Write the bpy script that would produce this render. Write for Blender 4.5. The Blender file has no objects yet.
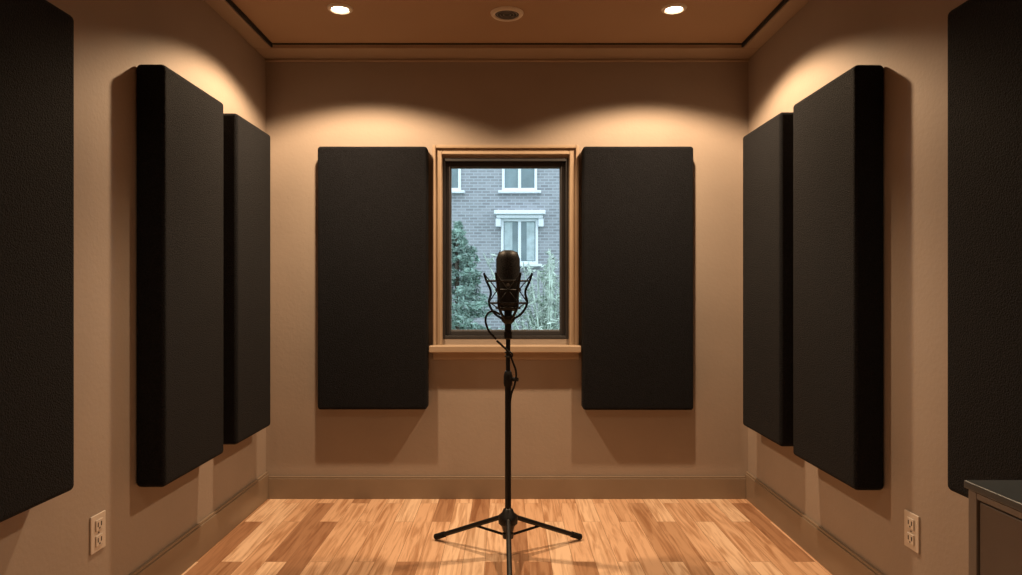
import bpy, bmesh, math, random
from mathutils import Vector, Matrix
random.seed(7)
C = bpy.context.scene.collection

# ---------------------------------------------------------------- materials
def new_mat(name):
    m = bpy.data.materials.new(name); m.use_nodes = True
    nt = m.node_tree
    return m, nt, nt.nodes["Principled BSDF"]
def simple(name, col, rough=0.5, metal=0.0, noise=0.0, nscale=30, bump=0.0, bscale=200, spec=None, sheen=0, bdist=0.004):
    m, nt, b = new_mat(name)
    b.inputs["Base Color"].default_value = (*col, 1)
    b.inputs["Roughness"].default_value = rough
    b.inputs["Metallic"].default_value = metal
    if spec is not None: b.inputs["Specular IOR Level"].default_value = spec
    if sheen: b.inputs["Sheen Weight"].default_value = sheen
    tc = nt.nodes.new("ShaderNodeTexCoord")
    if noise > 0:
        n = nt.nodes.new("ShaderNodeTexNoise"); n.inputs["Scale"].default_value = nscale
        n.inputs["Detail"].default_value = 4
        r = nt.nodes.new("ShaderNodeValToRGB")
        r.color_ramp.elements[0].position = 0.3; r.color_ramp.elements[1].position = 0.7
        r.color_ramp.elements[0].color = (*[c*(1-noise) for c in col], 1)
        r.color_ramp.elements[1].color = (*[min(1, c*(1+noise)) for c in col], 1)
        nt.links.new(tc.outputs["Object"], n.inputs["Vector"])
        nt.links.new(n.outputs["Fac"], r.inputs["Fac"])
        nt.links.new(r.outputs["Color"], b.inputs["Base Color"])
    if bump > 0:
        n2 = nt.nodes.new("ShaderNodeTexNoise"); n2.inputs["Scale"].default_value = bscale
        n2.inputs["Detail"].default_value = 3
        bp = nt.nodes.new("ShaderNodeBump"); bp.inputs["Strength"].default_value = bump
        bp.inputs["Distance"].default_value = bdist
        nt.links.new(tc.outputs["Object"], n2.inputs["Vector"])
        nt.links.new(n2.outputs["Fac"], bp.inputs["Height"])
        nt.links.new(bp.outputs["Normal"], b.inputs["Normal"])
    return m
def emis(name, col, s):
    m, nt, b = new_mat(name)
    b.inputs["Base Color"].default_value = (*col, 1)
    b.inputs["Emission Color"].default_value = (*col, 1)
    b.inputs["Emission Strength"].default_value = s
    return m

M_wall = simple("wall_paint", (0.350, 0.284, 0.236), 0.75, noise=0.04, nscale=3, bump=0.25, bscale=60)
M_ceil = simple("ceiling_paint", (0.39, 0.25, 0.15), 0.8, noise=0.03, nscale=2)
M_trim = simple("trim_paint", (0.39, 0.29, 0.205), 0.45, noise=0.03, nscale=8)
M_base = simple("baseboard_paint", (0.26, 0.195, 0.14), 0.45, noise=0.03, nscale=8)
M_gap = simple("gap_shade_and_plinth_black", (0.012, 0.010, 0.009), 0.8)  # black standing in for ceiling gap shade; also colours the cabinet plinth
M_fab = simple("acoustic_fabric", (0.0078, 0.0084, 0.0108), 0.95, noise=0.7, nscale=210, bump=1.0, bscale=235, spec=0.15, sheen=0.02, bdist=0.006)
M_black = simple("black_metal", (0.009, 0.009, 0.010), 0.42, noise=0.1, nscale=60, spec=0.28)
M_rub = simple("black_rubber", (0.008, 0.008, 0.008), 0.7, spec=0.2)
M_mic = simple("mic_body_black", (0.012, 0.012, 0.013), 0.42, spec=0.35)
M_elastic = simple("elastic_cord", (0.012, 0.012, 0.012), 0.8)
M_frame = simple("window_frame_dark", (0.040, 0.039, 0.042), 0.4, noise=0.05)
M_bead = simple("glazing_bead_grey", (0.16, 0.155, 0.15), 0.4)
M_white = simple("white_plastic", (0.60, 0.53, 0.47), 0.4)
M_slot = simple("socket_slot_dark", (0.02, 0.015, 0.012), 0.7)
M_ring = simple("lamp_trim_white", (0.75, 0.66, 0.56), 0.4)
M_bulb = emis("lamp_glow", (1.0, 0.80, 0.55), 22)
M_dkgrille = simple("vent_dark", (0.05, 0.05, 0.052), 0.6)
M_cabtop = simple("cabinet_top_slate", (0.06, 0.075, 0.09), 0.35, noise=0.08, nscale=20)
M_cab = simple("cabinet_body", (0.13, 0.104, 0.092), 0.5, noise=0.05, nscale=10)
M_cabedge = simple("cabinet_stile", (0.20, 0.172, 0.157), 0.5)

# mesh grille for mic
m, nt, b = new_mat("mic_grille_mesh"); M_grille = m
b.inputs["Metallic"].default_value = 0.5; b.inputs["Roughness"].default_value = 0.5; b.inputs["Specular IOR Level"].default_value = 0.3
tc = nt.nodes.new("ShaderNodeTexCoord"); v = nt.nodes.new("ShaderNodeTexVoronoi"); v.inputs["Scale"].default_value = 230
r = nt.nodes.new("ShaderNodeValToRGB")
r.color_ramp.elements[0].position = 0.25; r.color_ramp.elements[0].color = (0.003, 0.003, 0.003, 1)
r.color_ramp.elements[1].position = 0.6; r.color_ramp.elements[1].color = (0.034, 0.034, 0.036, 1)
nt.links.new(tc.outputs["Object"], v.inputs["Vector"]); nt.links.new(v.outputs["Distance"], r.inputs["Fac"])
nt.links.new(r.outputs["Color"], b.inputs["Base Color"])

# wood floor : planks run along world Y
m, nt, b = new_mat("oak_floor_planks"); M_floor = m
N = nt.nodes.new; L = nt.links.new
tc = N("ShaderNodeTexCoord"); sep = N("ShaderNodeSeparateXYZ"); com = N("ShaderNodeCombineXYZ")
L(tc.outputs["Object"], sep.inputs[0]); L(sep.outputs["Y"], com.inputs["X"]); L(sep.outputs["X"], com.inputs["Y"])
br = N("ShaderNodeTexBrick"); br.offset = 0.37; br.offset_frequency = 2; br.squash = 1
br.inputs["Color1"].default_value = (0, 0, 0, 1); br.inputs["Color2"].default_value = (1, 1, 1, 1)
br.inputs["Mortar"].default_value = (0.5, 0.5, 0.5, 1)
br.inputs["Scale"].default_value = 1; br.inputs["Brick Width"].default_value = 0.85
br.inputs["Row Height"].default_value = 0.10; br.inputs["Mortar Size"].default_value = 0.0010
br.inputs["Mortar Smooth"].default_value = 0.3
L(com.outputs[0], br.inputs["Vector"])
rp = N("ShaderNodeValToRGB"); e = rp.color_ramp.elements
e[0].position = 0.0; e[0].color = (0.40, 0.21, 0.118, 1)
e[1].position = 1.0; e[1].color = (0.80, 0.575, 0.405, 1)
for p, c in ((0.15, (0.47, 0.265, 0.152, 1)), (0.22, (0.71, 0.445, 0.28, 1)), (0.6, (0.79, 0.52, 0.345, 1)), (0.8, (0.88, 0.635, 0.45, 1))):
    x = e.new(p); x.color = c
L(br.outputs["Color"], rp.inputs["Fac"])
# grain
mp = N("ShaderNodeMapping"); mp.inputs["Scale"].default_value = (1.8, 26, 1)
gadd = N("ShaderNodeVectorMath"); gadd.operation = 'ADD'
gsc = N("ShaderNodeVectorMath"); gsc.operation = 'SCALE'; gsc.inputs["Scale"].default_value = 7.0
L(br.outputs["Color"], gsc.inputs[0]); L(com.outputs[0], gadd.inputs[0]); L(gsc.outputs[0], gadd.inputs[1])
L(gadd.outputs[0], mp.inputs["Vector"])
gn = N("ShaderNodeTexNoise"); gn.inputs["Scale"].default_value = 1.3; gn.inputs["Detail"].default_value = 6; gn.inputs["Distortion"].default_value = 1.2
L(mp.outputs[0], gn.inputs["Vector"])
gr = N("ShaderNodeValToRGB"); gr.color_ramp.elements[0].position = 0.34; gr.color_ramp.elements[0].color = (0.66, 0.54, 0.44, 1)
gr.color_ramp.elements[1].position = 0.57; gr.color_ramp.elements[1].color = (1.06, 1.05, 1.03, 1)
L(gn.outputs["Fac"], gr.inputs["Fac"])
mx = N("ShaderNodeMix"); mx.data_type = 'RGBA'; mx.blend_type = 'MULTIPLY'; mx.inputs["Factor"].default_value = 1
L(rp.outputs["Color"], mx.inputs["A"]); L(gr.outputs["Color"], mx.inputs["B"])
m2 = N("ShaderNodeMix"); m2.data_type = 'RGBA'; m2.inputs["B"].default_value = (0.25, 0.12, 0.06, 1)
L(br.outputs["Fac"], m2.inputs["Factor"]); L(mx.outputs["Result"], m2.inputs["A"])
L(m2.outputs["Result"], b.inputs["Base Color"])
b.inputs["Roughness"].default_value = 0.40

# brick facade (object XZ)
m, nt, b = new_mat("grey_brick"); M_brick = m
N = nt.nodes.new; L = nt.links.new
tc = N("ShaderNodeTexCoord"); sep = N("ShaderNodeSeparateXYZ"); com = N("ShaderNodeCombineXYZ")
L(tc.outputs["Object"], sep.inputs[0]); L(sep.outputs["X"], com.inputs["X"]); L(sep.outputs["Z"], com.inputs["Y"])
br = N("ShaderNodeTexBrick"); br.inputs["Scale"].default_value = 1
br.inputs["Brick Width"].default_value = 0.22; br.inputs["Row Height"].default_value = 0.078
br.inputs["Mortar Size"].default_value = 0.012
br.inputs["Color1"].default_value = (0.20, 0.20, 0.21, 1); br.inputs["Color2"].default_value = (0.30, 0.30, 0.315, 1)
br.inputs["Mortar"].default_value = (0.36, 0.38, 0.40, 1)
L(com.outputs[0], br.inputs["Vector"]); L(br.outputs["Color"], b.inputs["Base Color"]); b.inputs["Roughness"].default_value = 0.85
M_stone = simple("pale_stone", (0.72, 0.75, 0.78), 0.7, noise=0.05)
M_extglass = simple("facade_glass", (0.14, 0.19, 0.20), 0.08, noise=0.3, nscale=1.5)
M_curt = simple("curtain_cloth", (0.40, 0.47, 0.48), 0.8, noise=0.2, nscale=6)
M_leaf = simple("conifer_foliage", (0.24, 0.34, 0.29), 0.7, noise=0.6, nscale=7)
M_leaf2 = simple("reed_foliage", (0.42, 0.49, 0.42), 0.7, noise=0.5, nscale=9)
M_bark = simple("bark", (0.10, 0.08, 0.06), 0.9, noise=0.2)
M_grass = simple("lawn", (0.12, 0.19, 0.13), 0.95, noise=0.4, nscale=4)

# clear window glass
m = bpy.data.materials.new("window_glass"); m.use_nodes = True; M_glass = m
nt = m.node_tree; nt.nodes.clear(); N = nt.nodes.new; L = nt.links.new
o = N("ShaderNodeOutputMaterial"); t = N("ShaderNodeBsdfTransparent"); g = N("ShaderNodeBsdfGlossy"); g.inputs["Roughness"].default_value = 0.02
t.inputs["Color"].default_value = (0.93, 0.98, 1.0, 1)
f = N("ShaderNodeFresnel"); f.inputs["IOR"].default_value = 1.45; mxs = N("ShaderNodeMixShader")
L(f.outputs[0], mxs.inputs[0]); L(t.outputs[0], mxs.inputs[1]); L(g.outputs[0], mxs.inputs[2]); L(mxs.outputs[0], o.inputs[0])

# ---------------------------------------------------------------- helpers
def link(ob, parent=None):
    C.objects.link(ob)
    if parent is not None: ob.parent = parent
    return ob
def empty(name, loc=(0, 0, 0)):
    e = bpy.data.objects.new(name, None); e.empty_display_size = 0.1; e.location = loc
    C.objects.link(e); return e
def boxes(name, bl, mat, parent=None, bevel=0.0, seg=2):
    """bl: list of (x0,x1,y0,y1,z0,z1) world coords"""
    bm = bmesh.new()
    xs = [c for b_ in bl for c in b_[0:2]]; ys = [c for b_ in bl for c in b_[2:4]]; zs = [c for b_ in bl for c in b_[4:6]]
    cen = Vector(((min(xs)+max(xs))/2, (min(ys)+max(ys))/2, (min(zs)+max(zs))/2))
    for x0, x1, y0, y1, z0, z1 in bl:
        M = Matrix.Translation(Vector(((x0+x1)/2, (y0+y1)/2, (z0+z1)/2))-cen) @ Matrix.Diagonal((abs(x1-x0), abs(y1-y0), abs(z1-z0), 1))
        bmesh.ops.create_cube(bm, size=1, matrix=M)
    me = bpy.data.meshes.new(name); bm.to_mesh(me); bm.free()
    me.materials.append(mat)
    ob = bpy.data.objects.new(name, me)
    pl = parent.location if parent is not None else Vector((0, 0, 0))
    ob.location = cen - Vector(pl)
    link(ob, parent)
    if bevel > 0:
        md = ob.modifiers.new("bevel", 'BEVEL'); md.width = bevel; md.segments = seg; md.limit_method = 'ANGLE'
        for p in me.polygons: p.use_smooth = True
        md.harden_normals = True
    return ob
def lathe(name, prof, mat, loc, parent=None, seg=40, smooth=True, rot=None):
    """prof: list (r,z)"""
    bm = bmesh.new(); rings = []
    for r_, z_ in prof:
        if r_ < 1e-6: rings.append([bm.verts.new((0, 0, z_))])
        else: rings.append([bm.verts.new((r_*math.cos(2*math.pi*i/seg), r_*math.sin(2*math.pi*i/seg), z_)) for i in range(seg)])
    for a, b_ in zip(rings, rings[1:]):
        for i in range(seg):
            j = (i+1) % seg
            if len(a) == 1 and len(b_) == 1: continue
            if len(a) == 1: bm.faces.new((a[0], b_[j], b_[i]))
            elif len(b_) == 1: bm.faces.new((a[i], a[j], b_[0]))
            else: bm.faces.new((a[i], a[j], b_[j], b_[i]))
    bmesh.ops.recalc_face_normals(bm, faces=bm.faces)
    me = bpy.data.meshes.new(name); bm.to_mesh(me); bm.free(); me.materials.append(mat)
    for p in me.polygons: p.use_smooth = smooth
    ob = bpy.data.objects.new(name, me)
    pl = Vector(parent.location) if parent is not None else Vector((0, 0, 0))
    ob.location = Vector(loc)-pl
    if rot: ob.rotation_euler = rot
    link(ob, parent)
    if smooth:
        md = ob.modifiers.new("es", 'EDGE_SPLIT'); md.split_angle = math.radians(40)
    return ob
def tube(name, pts, rad, mat, parent=None, cyclic=False, smooth=True, radii=None):
    cu = bpy.data.curves.new(name, 'CURVE'); cu.dimensions = '3D'; cu.bevel_depth = rad; cu.bevel_resolution = 4; cu.use_fill_caps = True
    pl = Vector(parent.location) if parent is not None else Vector((0, 0, 0))
    lst = pts if isinstance(pts[0][0], (list, tuple, Vector)) else [pts]
    for P in lst:
        s = cu.splines.new('BEZIER' if smooth else 'POLY')
        if smooth:
            s.bezier_points.add(len(P)-1)
            for bp, p in zip(s.bezier_points, P):
                bp.co = Vector(p)-pl; bp.handle_left_type = bp.handle_right_type = 'AUTO'
        else:
            s.points.add(len(P)-1)
            for k, (bp, p) in enumerate(zip(s.points, P)):
                q = Vector(p)-pl; bp.co = (q.x, q.y, q.z, 1)
                if radii: bp.radius = radii[k]
        s.use_cyclic_u = cyclic
    cu.materials.append(mat)
    ob = bpy.data.objects.new(name, cu); link(ob, parent)
    # convert to real mesh
    dg = bpy.context.evaluated_depsgraph_get(); me = bpy.data.meshes.new_from_object(ob.evaluated_get(dg))
    bpy.data.objects.remove(ob); me.name = name
    for p in me.polygons: p.use_smooth = True
    o2 = bpy.data.objects.new(name, me)
    link(o2, parent); return o2

# ---------------------------------------------------------------- layout constants
F = 681.0; CH = 1.235; D = 4.04; W = 1.43; H = 2.63; YB = -1.3
def bx(px, d=D): return (px-507)/F*d
def bz(py, d=D): return CH+(290-py)/F*d

# room shell
boxes("floor", [(-W-0.2, W+0.2, YB-0.2, D+0.25, -0.1, 0)], M_floor)
boxes("ceiling", [(-W-0.2, W+0.2, YB-0.2, D+0.25, H, H+0.1)], M_ceil)
boxes("wall_left", [(-W-0.2, -W, YB-0.2, D+0.25, 0, H)], M_wall)
boxes("wall_right", [(W, W+0.2, YB-0.2, D+0.25, 0, H)], M_wall)
boxes("wall_front", [(-W, W, YB-0.2, YB, 0, H)], M_wall)
wx0, wx1, wz0, wz1 = bx(442), bx(569), bz(339), bz(158)
boxes("wall_back", [(-W, wx0, D, D+0.25, 0, H), (wx1, W, D, D+0.25, 0, H), (wx0, wx1, D, D+0.25, 0, wz0), (wx0, wx1, D, D+0.25, wz1, H)], M_wall)

# baseboards with a small cap profile
def base(name, x0, x1, y0, y1, nx, ny, h=0.135):
    t = 0.018; c = 0.012
    bl = []
    if ny:
        bl = [(x0, x1, y0-t if ny < 0 else y0, y0 if ny < 0 else y0+t, 0, h-c), (x0, x1, y0-t*0.7 if ny < 0 else y0, y0 if ny < 0 else y0+t*0.7, h-c, h)]
    else:
        bl = [(x0 if nx > 0 else x0-t, x0+t if nx > 0 else x0, y0, y1, 0, h-c), (x0 if nx > 0 else x0-t*0.7, x0+t*0.7 if nx > 0 else x0, y0, y1, h-c, h)]
    return boxes(name, bl, M_base, bevel=0.002)
base("baseboard_back", -W+0.018, W-0.018, D, D, 0, -1, 0.132)
base("baseboard_left", -W, -W, YB, D, 1, 0, 0.158)
base("baseboard_right", W, W, YB, D, -1, 0, 0.158)
base("baseboard_front", -W+0.018, W-0.018, YB, YB, 0, 1, 0.158)

# ceiling border : dropped frame + solid black strips painting in the shade of a gap
HF = 2.60
boxes("trim_1", [(-W, W, D-0.19, D, HF, H), (-W, -W+0.095, YB, D-0.19, HF, H), (W-0.095, W, YB, D-0.19, HF, H)], M_trim, bevel=0.003)
boxes("painted_gap_shade", [(-W+0.095, -W+0.104, YB, D-0.19, H-0.022, H-0.001), (W-0.104, W-0.095, YB, D-0.19, H-0.022, H-0.001),
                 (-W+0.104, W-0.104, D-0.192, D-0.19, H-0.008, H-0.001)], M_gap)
boxes("trim_3", [(-W, W, D-0.022, D, HF-0.016, HF)], M_trim, bevel=0.006)

# ---------------------------------------------------------------- window
win = empty("window_1", ((wx0+wx1)/2, D, (wz0+wz1)/2))
# casing (stepped boards), inner return, stool and apron
def frame_rects(x0, x1, z0, z1, w, y0, y1, bottom=True):
    r_ = [(x0, x0+w, y0, y1, z0, z1), (x1-w, x1, y0, y1, z0, z1), (x0+w, x1-w, y0, y1, z1-w, z1)]
    if bottom: r_.append((x0+w, x1-w, y0, y1, z0, z0+w))
    return r_
cx0, cx1, cz0, cz1 = bx(433), bx(578.5), bz(345), bz(146)
boxes("casing", frame_rects(cx0, cx1, cz0, cz1, 0.058, D-0.018, D-0.0005, False), M_trim, win, 0.003)
boxes("casing_bead", frame_rects(cx0, cx1, cz0, cz1, 0.020, D-0.036, D-0.018, False), M_trim, win, 0.005)
boxes("casing_inner_bead", frame_rects(cx0+0.042, cx1-0.042, cz0, cz1-0.042, 0.013, D-0.028, D-0.0182, False), M_trim, win, 0.004)
boxes("sill", [(bx(429, 3.97), bx(581, 3.97), D-0.080, D+0.03, bz(350)-0.010, bz(345)+0.002)], M_trim, win, 0.007, 3)
boxes("apron", [(bx(433), bx(579), D-0.026, D-0.0005, bz(359), bz(350)-0.010)], M_trim, win, 0.005)
fx0, fx1, fz0, fz1 = wx0+0.001, wx1-0.001, wz0+0.001, wz1-0.001
boxes("outer_frame", frame_rects(fx0, fx1, fz0, fz1, 0.018, D-0.002, D+0.10), M_frame, win, 0.002)
boxes("sash", frame_rects(fx0+0.018, fx1-0.018, fz0+0.018, fz1-0.018, 0.028, D+0.03, D+0.075), M_frame, win, 0.004)
boxes("glazing_bead", frame_rects(fx0+0.046, fx1-0.046, fz0+0.046, fz1-0.046, 0.005, D+0.045, D+0.07), M_bead, win, 0.001)
boxes("glass", [(fx0+0.045, fx1-0.045, D+0.055, D+0.056, fz0+0.045, fz1-0.045)], M_glass, win)

# ---------------------------------------------------------------- acoustic panels
def panel(bl):
    o_ = boxes("acoustic_panel", [bl], M_fab, bevel=0.018, seg=5)
    return o_
PT, PBm = CH+0.857, CH-0.757
panel((bx(317, 3.94), bx(427, 3.94), 3.94, D-0.001, bz(410, 3.94), bz(146, 3.94)))
panel((bx(583, 3.94), bx(694, 3.94), 3.94, D-0.001, bz(410.5, 3.94), bz(146, 3.94)))
panel((-W+0.001, -1.315, 2.615, 3.172, PBm-0.004, PT+0.014))
panel((-W+0.001, -1.315, 3.32, 3.80, PBm, PT+0.008))
panel((-W+0.001, -1.315, 1.45, 2.080, CH-0.61, CH+0.835))
panel((1.315, W-0.001, 2.572, 3.142, PBm-0.004, PT-0.002))
panel((1.315, W-0.001, 3.28, 3.81, PBm, PT+0.003))
panel((1.315, W-0.001, 1.42, 2.045, CH-0.60, CH+0.835))

# ---------------------------------------------------------------- wall outlets
def outlet(xw, sgn, yc, zc):
    e_ = empty("wall_outlet", (xw, yc, zc))
    def X(a, b_): return (min(xw+sgn*a, xw+sgn*b_), max(xw+sgn*a, xw+sgn*b_))
    boxes("cover_plate", [(*X(0, 0.006), yc-0.043, yc+0.043, zc-0.065, zc+0.065)], M_white, e_, 0.003, 3)
    for k, dz in enumerate((0.027, -0.027)):
        boxes("receptacle_%d" % (k+1), [(*X(0.006, 0.010), yc-0.02, yc+0.02, zc+dz-0.019, zc+dz+0.019)], M_white, e_, 0.004, 3)
        boxes("slots_%d" % (k+1), [(*X(0.0095, 0.0106), yc-0.012, yc-0.007, zc+dz-0.005, zc+dz+0.010),
                                   (*X(0.0095, 0.0106), yc+0.007, yc+0.012, zc+dz-0.005, zc+dz+0.010),
                                   (*X(0.0095, 0.0106), yc-0.003, yc+0.003, zc+dz-0.014, zc+dz-0.008)], M_slot, e_)
    lathe("screw", [(0, 0.0085), (0.003, 0.008), (0.0035, 0.006)], M_cabedge, (xw, yc, zc), e_, 12, rot=(0, sgn*math.pi/2, 0))
outlet(-W, 1, 2.375, 0.39)
outlet(W, -1, 2.40, 0.385)

# ---------------------------------------------------------------- ceiling fixtures
def downlight(x, y, power, core, soft=0.035, ang=138):
    e_ = empty("recessed_downlight", (x, y, H))
    lathe("trim_ring", [(0.040, -0.001), (0.040, -0.006), (0.046, -0.012), (0.060, -0.008), (0.063, -0.0005)], M_ring, (x, y, H), e_, 48)
    lathe("lamp_lens", [(0, -0.007), (0.030, -0.006), (0.0405, -0.003)], M_bulb, (x, y, H), e_, 32)
    for nm, pw, an, bl in (("downlight_beam", power, ang, 0.28), ("downlight_core_beam", core, 100, 0.8)):
        if pw <= 0: continue
        ld = bpy.data.lights.new(nm, 'SPOT'); ld.energy = pw; ld.color = (1.0, 0.695, 0.418)
        ld.spot_size = math.radians(an); ld.spot_blend = bl; ld.shadow_soft_size = soft
        lo = bpy.data.objects.new(nm, ld); lo.location = (0, 0, -0.02); link(lo, e_)
for sx in (-1, 1):
    downlight(sx*0.826, 3.37, 128, 42, ang=139)
    downlight(sx*0.826, 0.9, 18, 0, ang=144)
v_ = empty("ceiling_vent", (0, 3.43, H))
lathe("outer_ring", [(0.060, -0.002), (0.062, -0.012), (0.074, -0.014), (0.082, -0.006), (0.084, -0.0005)], M_ring, (0, 3.43, H), v_, 48)
lathe("grille_disc", [(0, -0.008), (0.060, -0.006), (0.061, -0.002)], M_dkgrille, (0, 3.43, H), v_, 40)
for k, r_ in enumerate((0.018, 0.034, 0.050)):
    lathe("louvre_%d" % (k+1), [(r_-0.003, -0.008), (r_, -0.013), (r_+0.003, -0.008)], M_bead, (0, 3.43, H), v_, 40)

# ---------------------------------------------------------------- microphone stand
SY = 3.16; S = Vector((0.005, SY, 0))
def sz(py): return CH+(290-py)/F*SY
st = empty("microphone_stand", tuple(S))
hub = sz(518)
lathe("lower_tube", [(0, 0.095), (0.0145, 0.095), (0.0145, sz(383)), (0, sz(383))], M_black, S, st)
lathe("upper_tube", [(0, sz(385)), (0.0105, sz(385)), (0.0105, sz(340)), (0, sz(340))], M_black, S, st)
lathe("height_clutch", [(0.010, sz(386)), (0.018, sz(386)), (0.021, sz(383)), (0.021, sz(376)), (0.018, sz(373)), (0.014, sz(371)), (0.0095, sz(371))], M_black, S, st)
tube("clutch_knob", [S+Vector((0.018, -0.006, sz(379))), S+Vector((0.045, -0.02, sz(379)))], 0.009, M_rub, st, smooth=False)
lathe("hub_collar", [(0.014, sz(508)), (0.022, sz(509)), (0.030, sz(513)), (0.042, sz(515)), (0.046, sz(518)), (0.044, sz(523)), (0.030, sz(526)), (0.024, sz(531)), (0.014, sz(533))], M_black, S, st)
lathe("slide_collar", [(0.014, 0.085), (0.024, 0.085), (0.026, 0.095), (0.026, 0.108), (0.014, 0.115)], M_black, S, st)
R = 0.41
for k, a in enumerate((30, 150, 271)):
    a = math.radians(a); d_ = Vector((math.cos(a), math.sin(a), 0))
    p0 = S+d_*0.035+Vector((0, 0, hub)); p1 = S+d_*(R-0.015)+Vector((0, 0, 0.022))
    tube("leg_%d" % (k+1), [p0, p0.lerp(p1, 0.5), p1], 0.0115, M_black, st, smooth=False)
    q0 = p0.lerp(p1, 0.90); q1 = S+d_*(R+0.004)+Vector((0, 0, 0.0145))
    tube("foot_%d" % (k+1), [q0, p1, q1], 0.0145, M_rub, st, smooth=False)
    b0 = S+d_*0.022+Vector((0, 0, 0.097)); b1 = p0.lerp(p1, 0.42)
    tube("brace_%d" % (k+1), [b0, b1], 0.006, M_black, st, smooth=False)
    tube("pivot_%d" % (k+1), [p0+Vector((-d_.y, d_.x, 0))*0.016, p0-Vector((-d_.y, d_.x, 0))*0.016], 0.010, M_black, st, smooth=False)

# microphone
mc = empty("studio_microphone", (S.x, SY, sz(312)))
r0 = 0.052; zt = sz(250); zg = sz(279); zb = sz(311)
prof = [(0, zt), (r0*0.45, zt-0.002), (r0*0.75, zt-0.010), (r0*0.93, zt-0.024), (r0, zt-0.042), (r0, zg)]
lathe("grille_head", [(a, b_-mc.location.z) for a, b_ in prof], M_grille, mc.location, mc, 48)
lathe("grille_band", [(r0*0.98, zg+0.004-mc.location.z), (r0*1.05, zg+0.003-mc.location.z), (r0*1.05, zg-0.006-mc.location.z), (r0*0.98, zg-0.007-mc.location.z)], M_black, mc.location, mc, 48)
prof = [(r0, zg), (r0*0.98, zg-0.02), (r0*0.96, zb+0.03), (r0*0.85, zb+0.008), (r0*0.6, zb), (0, zb)]
lathe("body", [(a, b_-mc.location.z) for a, b_ in prof], M_mic, mc.location, mc, 48)
lathe("badge", [(0, 0.002), (0.007, 0.001), (0.008, 0)], M_bead, (S.x, SY-r0*0.97, sz(285)), mc, 20, rot=(math.pi/2, 0, 0))
tube("grille_rib", [[(S.x+r0*1.01*math.cos(t_), SY+r0*1.01*math.sin(t_), z_) for z_ in (zg, zt-0.042)] + [(S.x+r0*0.76*math.cos(t_), SY+r0*0.76*math.sin(t_), zt-0.009)] for t_ in (0, math.pi)], 0.003, M_black, mc, smooth=False)
# shock mount cage
def ring(z, r_, n=40): return [(S.x+r_*math.cos(2*math.pi*i/n), SY+r_*math.sin(2*math.pi*i/n), z) for i in range(n)]
tube("inner_ring_upper", ring(sz(290), 0.058), 0.0045, M_black, mc, cyclic=True, smooth=False)
tube("inner_ring_lower", ring(sz(308), 0.055), 0.0045, M_black, mc, cyclic=True, smooth=False)
tube("outer_ring_upper", ring(sz(281), 0.100), 0.004, M_black, mc, cyclic=True, smooth=False)
tube("outer_ring_lower", ring(sz(303), 0.084), 0.004, M_black, mc, cyclic=True, smooth=False)
arms = []; bands = []
na = 6
for i in range(na):
    a = 2*math.pi*i/na
    def P(r_, z, da=0): return Vector((S.x+r_*math.cos(a+da), SY+r_*math.sin(a+da), z))
    arms.append([P(0.112, sz(273)), P(0.100, sz(281)), P(0.080, sz(292)), P(0.088, sz(303)), P(0.064, sz(313)), P(0.026, sz(319))])
    s_ = math.pi/na
    for sg in (-1, 1):
        bands.append([P(0.110, sz(274)), P(0.058, sz(290), sg*s_)])
        bands.append([P(0.058, sz(290), sg*s_), P(0.088, sz(302))])
        bands.append([P(0.088, sz(302)), P(0.055, sz(308), sg*s_)])
tube("cage_arms", arms, 0.0055, M_black, mc)
tube("elastic_bands", bands, 0.0025, M_elastic, mc, smooth=False)
lathe("mount_base", [(0, sz(316)-1), (0.030, sz(316)-1), (0.034, sz(318)-1), (0.030, sz(321)-1), (0.016, sz(324)-1), (0.015, sz(331)-1), (0.019, sz(332)-1), (0.019, sz(338)-1), (0.0106, sz(339.8)-1)], M_black, (S.x, SY, 1), mc)
lathe("connector", [(0, zb-1.0), (0.018, zb-1.0), (0.018, sz(317)-1), (0, sz(317)-1)], M_black, (S.x, SY, 1), mc)
def cp(px, py, dy=0): return ((px-507)/F*SY, SY+dy, sz(py))
tube("xlr_cable", [cp(500, 314, -0.03), cp(492, 311, -0.06), cp(487, 315, -0.065), cp(488, 328, -0.05), cp(496, 338.6, -0.03)], 0.0048, M_rub, mc)
tube("cable_run", [cp(496.8, 340.2, -0.03), cp(502, 345, -0.025), cp(508, 351, -0.025), cp(513, 362, -0.022), cp(516, 372, -0.022), cp(515, 382, -0.028), cp(511, 395, -0.02), cp(509.5, 420, -0.018), cp(509.5, 470, -0.018), cp(510, 505, -0.022)], 0.0048, M_rub, st)
tube("cable_clip", [cp(505, 352, -0.012), cp(511, 352, -0.024), cp(512, 356, -0.024), cp(505, 356, -0.012)], 0.004, M_black, st)

# ---------------------------------------------------------------- cabinet (right foreground)
cb = empty("low_cabinet", (1.2, 0.8, 0))
ct = CH-0.390; CX = 0.938; CY = 1.40
boxes("top", [(CX, W-0.002, 0.25, CY, ct-0.016, ct)], M_cabtop, cb, 0.003)
boxes("carcass", [(CX+0.012, W-0.02, 0.27, CY-0.010, 0.06, ct-0.016)], M_cab, cb, 0.002)
boxes("plinth", [(CX+0.045, W-0.03, 0.30, CY-0.04, 0, 0.06)], M_gap, cb)
boxes("stiles", [(CX+0.003, CX+0.012, CY-0.035, CY-0.010, 0.06, ct-0.016), (CX+0.003, CX+0.012, 0.27, 0.295, 0.06, ct-0.016), (CX+0.003, CX+0.012, 0.80, 0.825, 0.06, ct-0.016),
                 (CX+0.003, CX+0.012, 0.295, CY-0.035, 0.06, 0.085), (CX+0.003, CX+0.012, 0.295, CY-0.035, ct-0.030, ct-0.016)], M_cabedge, cb, 0.002)
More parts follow.
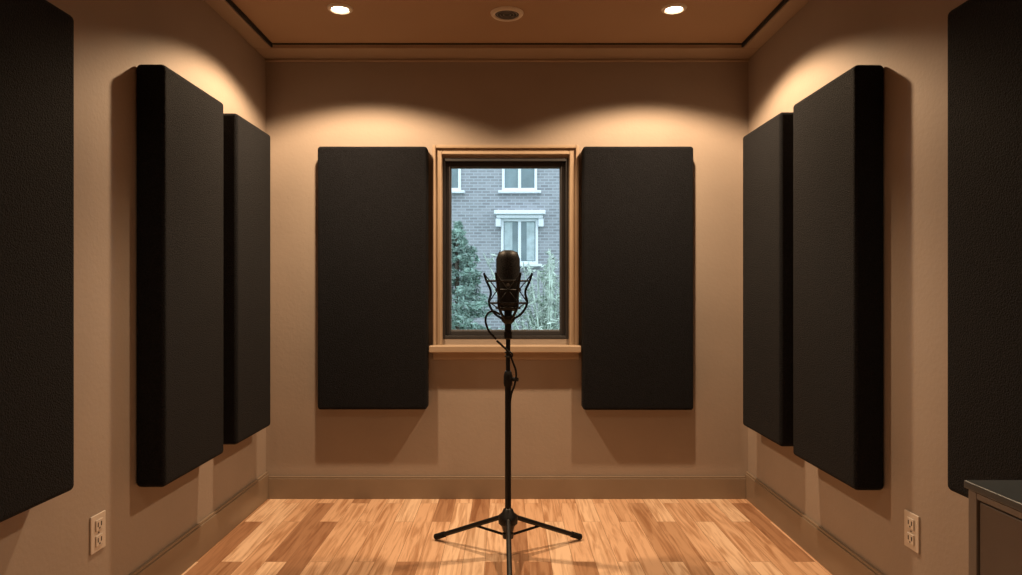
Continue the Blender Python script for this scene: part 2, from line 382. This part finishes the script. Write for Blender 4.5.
boxes("doors", [(CX+0.006, CX+0.012, 0.30, 0.795, 0.09, ct-0.034), (CX+0.006, CX+0.012, 0.83, CY-0.040, 0.09, ct-0.034)], M_cab, cb, 0.002)
tube("handles", [[(CX+0.008, yy, 0.5), (CX-0.014, yy, 0.5), (CX-0.014, yy, 0.4), (CX+0.008, yy, 0.4)] for yy in (0.75, 0.87)], 0.004, M_black, cb, smooth=False)

# ---------------------------------------------------------------- exterior
DF = 18.0
boxes("ground_exterior", [(-14, 14, D+0.3, DF+2, -0.3, -0.15)], M_grass)
def fx(px): return (px-507)/F*DF
def fz(py): return CH+(290-py)/F*DF
fac = empty("brick_townhouse", (0, DF, 0))
boxes("brick_wall", [(-10, 10, DF, DF+0.4, -0.15, 11)], M_brick, fac)
def fwin(x0, x1, z0, z1, hood=False, curtain=False):
    i = len(fac.children)
    boxes("frame_%d" % i, frame_rects(x0, x1, z0, z1, 0.07, DF-0.08, DF+0.0)+[((x0+x1)/2-0.04, (x0+x1)/2+0.04, DF-0.07, DF, z0+0.07, z1-0.07)], M_stone, fac, 0.01)
    boxes("pane_%d" % i, [(x0+0.05, x1-0.05, DF-0.03, DF-0.01, z0+0.05, z1-0.05)], M_extglass, fac)
    boxes("ledge_%d" % i, [(x0-0.10, x1+0.10, DF-0.16, DF, z0-0.07, z0)], M_stone, fac, 0.01)
    if hood:
        boxes("hood_%d" % i, [(x0-0.18, x1+0.18, DF-0.35, DF, z1+0.09, z1+0.20), (x0-0.12, x1+0.12, DF-0.24, DF, z1, z1+0.09),
                              (x0-0.14, x0, DF-0.2, DF, z1-0.22, z1), (x1, x1+0.14, DF-0.2, DF, z1-0.22, z1)], M_stone, fac, 0.02)
    if curtain:
        boxes("curtain_%d" % i, [(x0+0.09, x0+0.30, DF-0.036, DF-0.03, z0+0.09, z1-0.09), (x1-0.30, x1-0.09, DF-0.036, DF-0.03, z0+0.09, z1-0.09)], M_curt, fac)
for gx in (-4, -2, 0, 2, 4):
    off = gx*1.15
    if gx == -2: off = fx(460)-fx(536)
    fwin(fx(502)+off, fx(537)+off, fz(191), fz(191)+1.7)
    fwin(fx(502)+off, fx(537)+off, fz(191)+3.4, fz(191)+5.1)
for gx in (-4, 0, 4):
    off = gx*1.15
    fwin(fx(501)+off, fx(538)+off, fz(264), fz(219), True, True)
boxes("string_course", [(-10, 10, DF-0.06, DF, fz(191)+2.4, fz(191)+2.55)], M_stone, fac)

def foliage(name, mat, centers, n, size, elong=1.0, droop=0.0):
    bm = bmesh.new()
    for (c, rx, ry, rz) in centers:
        for _ in range(n):
            while True:
                u = Vector((random.uniform(-1, 1), random.uniform(-1, 1), random.uniform(-1, 1)))
                if u.length <= 1: break
            u = u.normalized()*(u.length**0.5)
            p = Vector((c[0]+u.x*rx, c[1]+u.y*ry, c[2]+u.z*rz))
            d_ = Vector((random.gauss(0, 1), random.gauss(0, 1), random.gauss(0, 0.6)-droop)).normalized()
            s_ = d_.cross(Vector((random.gauss(0, 1), random.gauss(0, 1), random.gauss(0, 1)))).normalized()
            z = size*random.uniform(0.6, 1.3)
            vs = [bm.verts.new(p-s_*z*0.35), bm.verts.new(p+d_*z*elong), bm.verts.new(p+s_*z*0.35), bm.verts.new(p-d_*z*0.5*elong)]
            bm.faces.new(vs)
    me = bpy.data.meshes.new(name); bm.to_mesh(me); bm.free(); me.materials.append(mat)
    return me
# conifer tree left
TD = 9.5
def tx(px): return (px-507)/F*TD
def tz(py): return CH+(290-py)/F*TD
tcx = 457
tr = empty("conifer_tree", (tx(tcx), TD, -0.15))
cs = []
for i in range(16):
    f_ = i/15
    z = tz(345)+(tz(226)-tz(345))*f_
    rad = 0.52*(1-f_)**0.7+0.05
    for k in range(6):
        a = random.uniform(0, 6.28)
        rr = random.uniform(0.4, 0.85)
        cs.append((((0+math.cos(a)*rad*rr), math.sin(a)*rad*rr, z+0.15), rad*0.38, rad*0.38, 0.06))
me = foliage("needles", M_leaf, cs, 95, 0.036, 1.6, 0.3)
o_ = bpy.data.objects.new("needles", me); link(o_, tr)
tube("trunk", [(tx(tcx), TD, -0.15), (tx(tcx), TD, tz(236))], 0.03, M_bark, tr, smooth=False)
# reeds / slender shrub right
rd = empty("ornamental_reeds", (tx(546), TD, -0.15))
stems = []; cs = []
for i in range(46):
    x = random.gauss(0, 0.20); y = random.gauss(0, 0.2)
    top = (tz(248)+0.15)*random.uniform(0.55, 1.0)
    lean = x*0.9+random.gauss(0, 0.08)
    stems.append([Vector((tx(546)+x*0.4, TD+y*0.4, -0.15)), Vector((tx(546)+x*0.6+lean*0.3, TD+y, -0.15+top*0.55)), Vector((tx(546)+x*0.7+lean, TD+y*1.3, -0.15+top))])
    for t_ in (0.5, 0.75, 0.95):
        cs.append(((x*0.6+lean*t_*t_, y, top*t_), 0.06, 0.06, 0.10))
tube("stems", stems, 0.009, M_leaf2, rd)
me = foliage("leaves", M_leaf2, cs, 12, 0.035, 2.2, 0.0)
link(bpy.data.objects.new("leaves", me), rd)
# low hedge
hg = empty("hedge", (0, 12, -0.15))
cs = [((x_*0.35, random.uniform(-0.2, 0.2), 0.32+random.uniform(-0.05, 0.1)), 0.35, 0.3, 0.4) for x_ in range(-9, 10)]
me = foliage("leaves", M_leaf, cs, 350, 0.05, 1.3)
link(bpy.data.objects.new("leaves", me), hg)

# ---------------------------------------------------------------- world
w = bpy.data.worlds.new("overcast_sky"); bpy.context.scene.world = w; w.use_nodes = True
bg = w.node_tree.nodes["Background"]; bg.inputs[0].default_value = (0.81, 0.91, 1.0, 1); bg.inputs[1].default_value = 2.7

# ---------------------------------------------------------------- camera
cd = bpy.data.cameras.new("camera"); cd.sensor_width = 36; cd.lens = F/1022*36
cd.shift_x = 4/1022; cd.shift_y = 2.5/1022; cd.clip_start = 0.02
co = bpy.data.objects.new("camera", cd); co.location = (0, 0, CH); co.rotation_euler = (math.pi/2, 0, 0)
C.objects.link(co); bpy.context.scene.camera = co
bpy.context.scene.view_settings.view_transform = 'Standard'
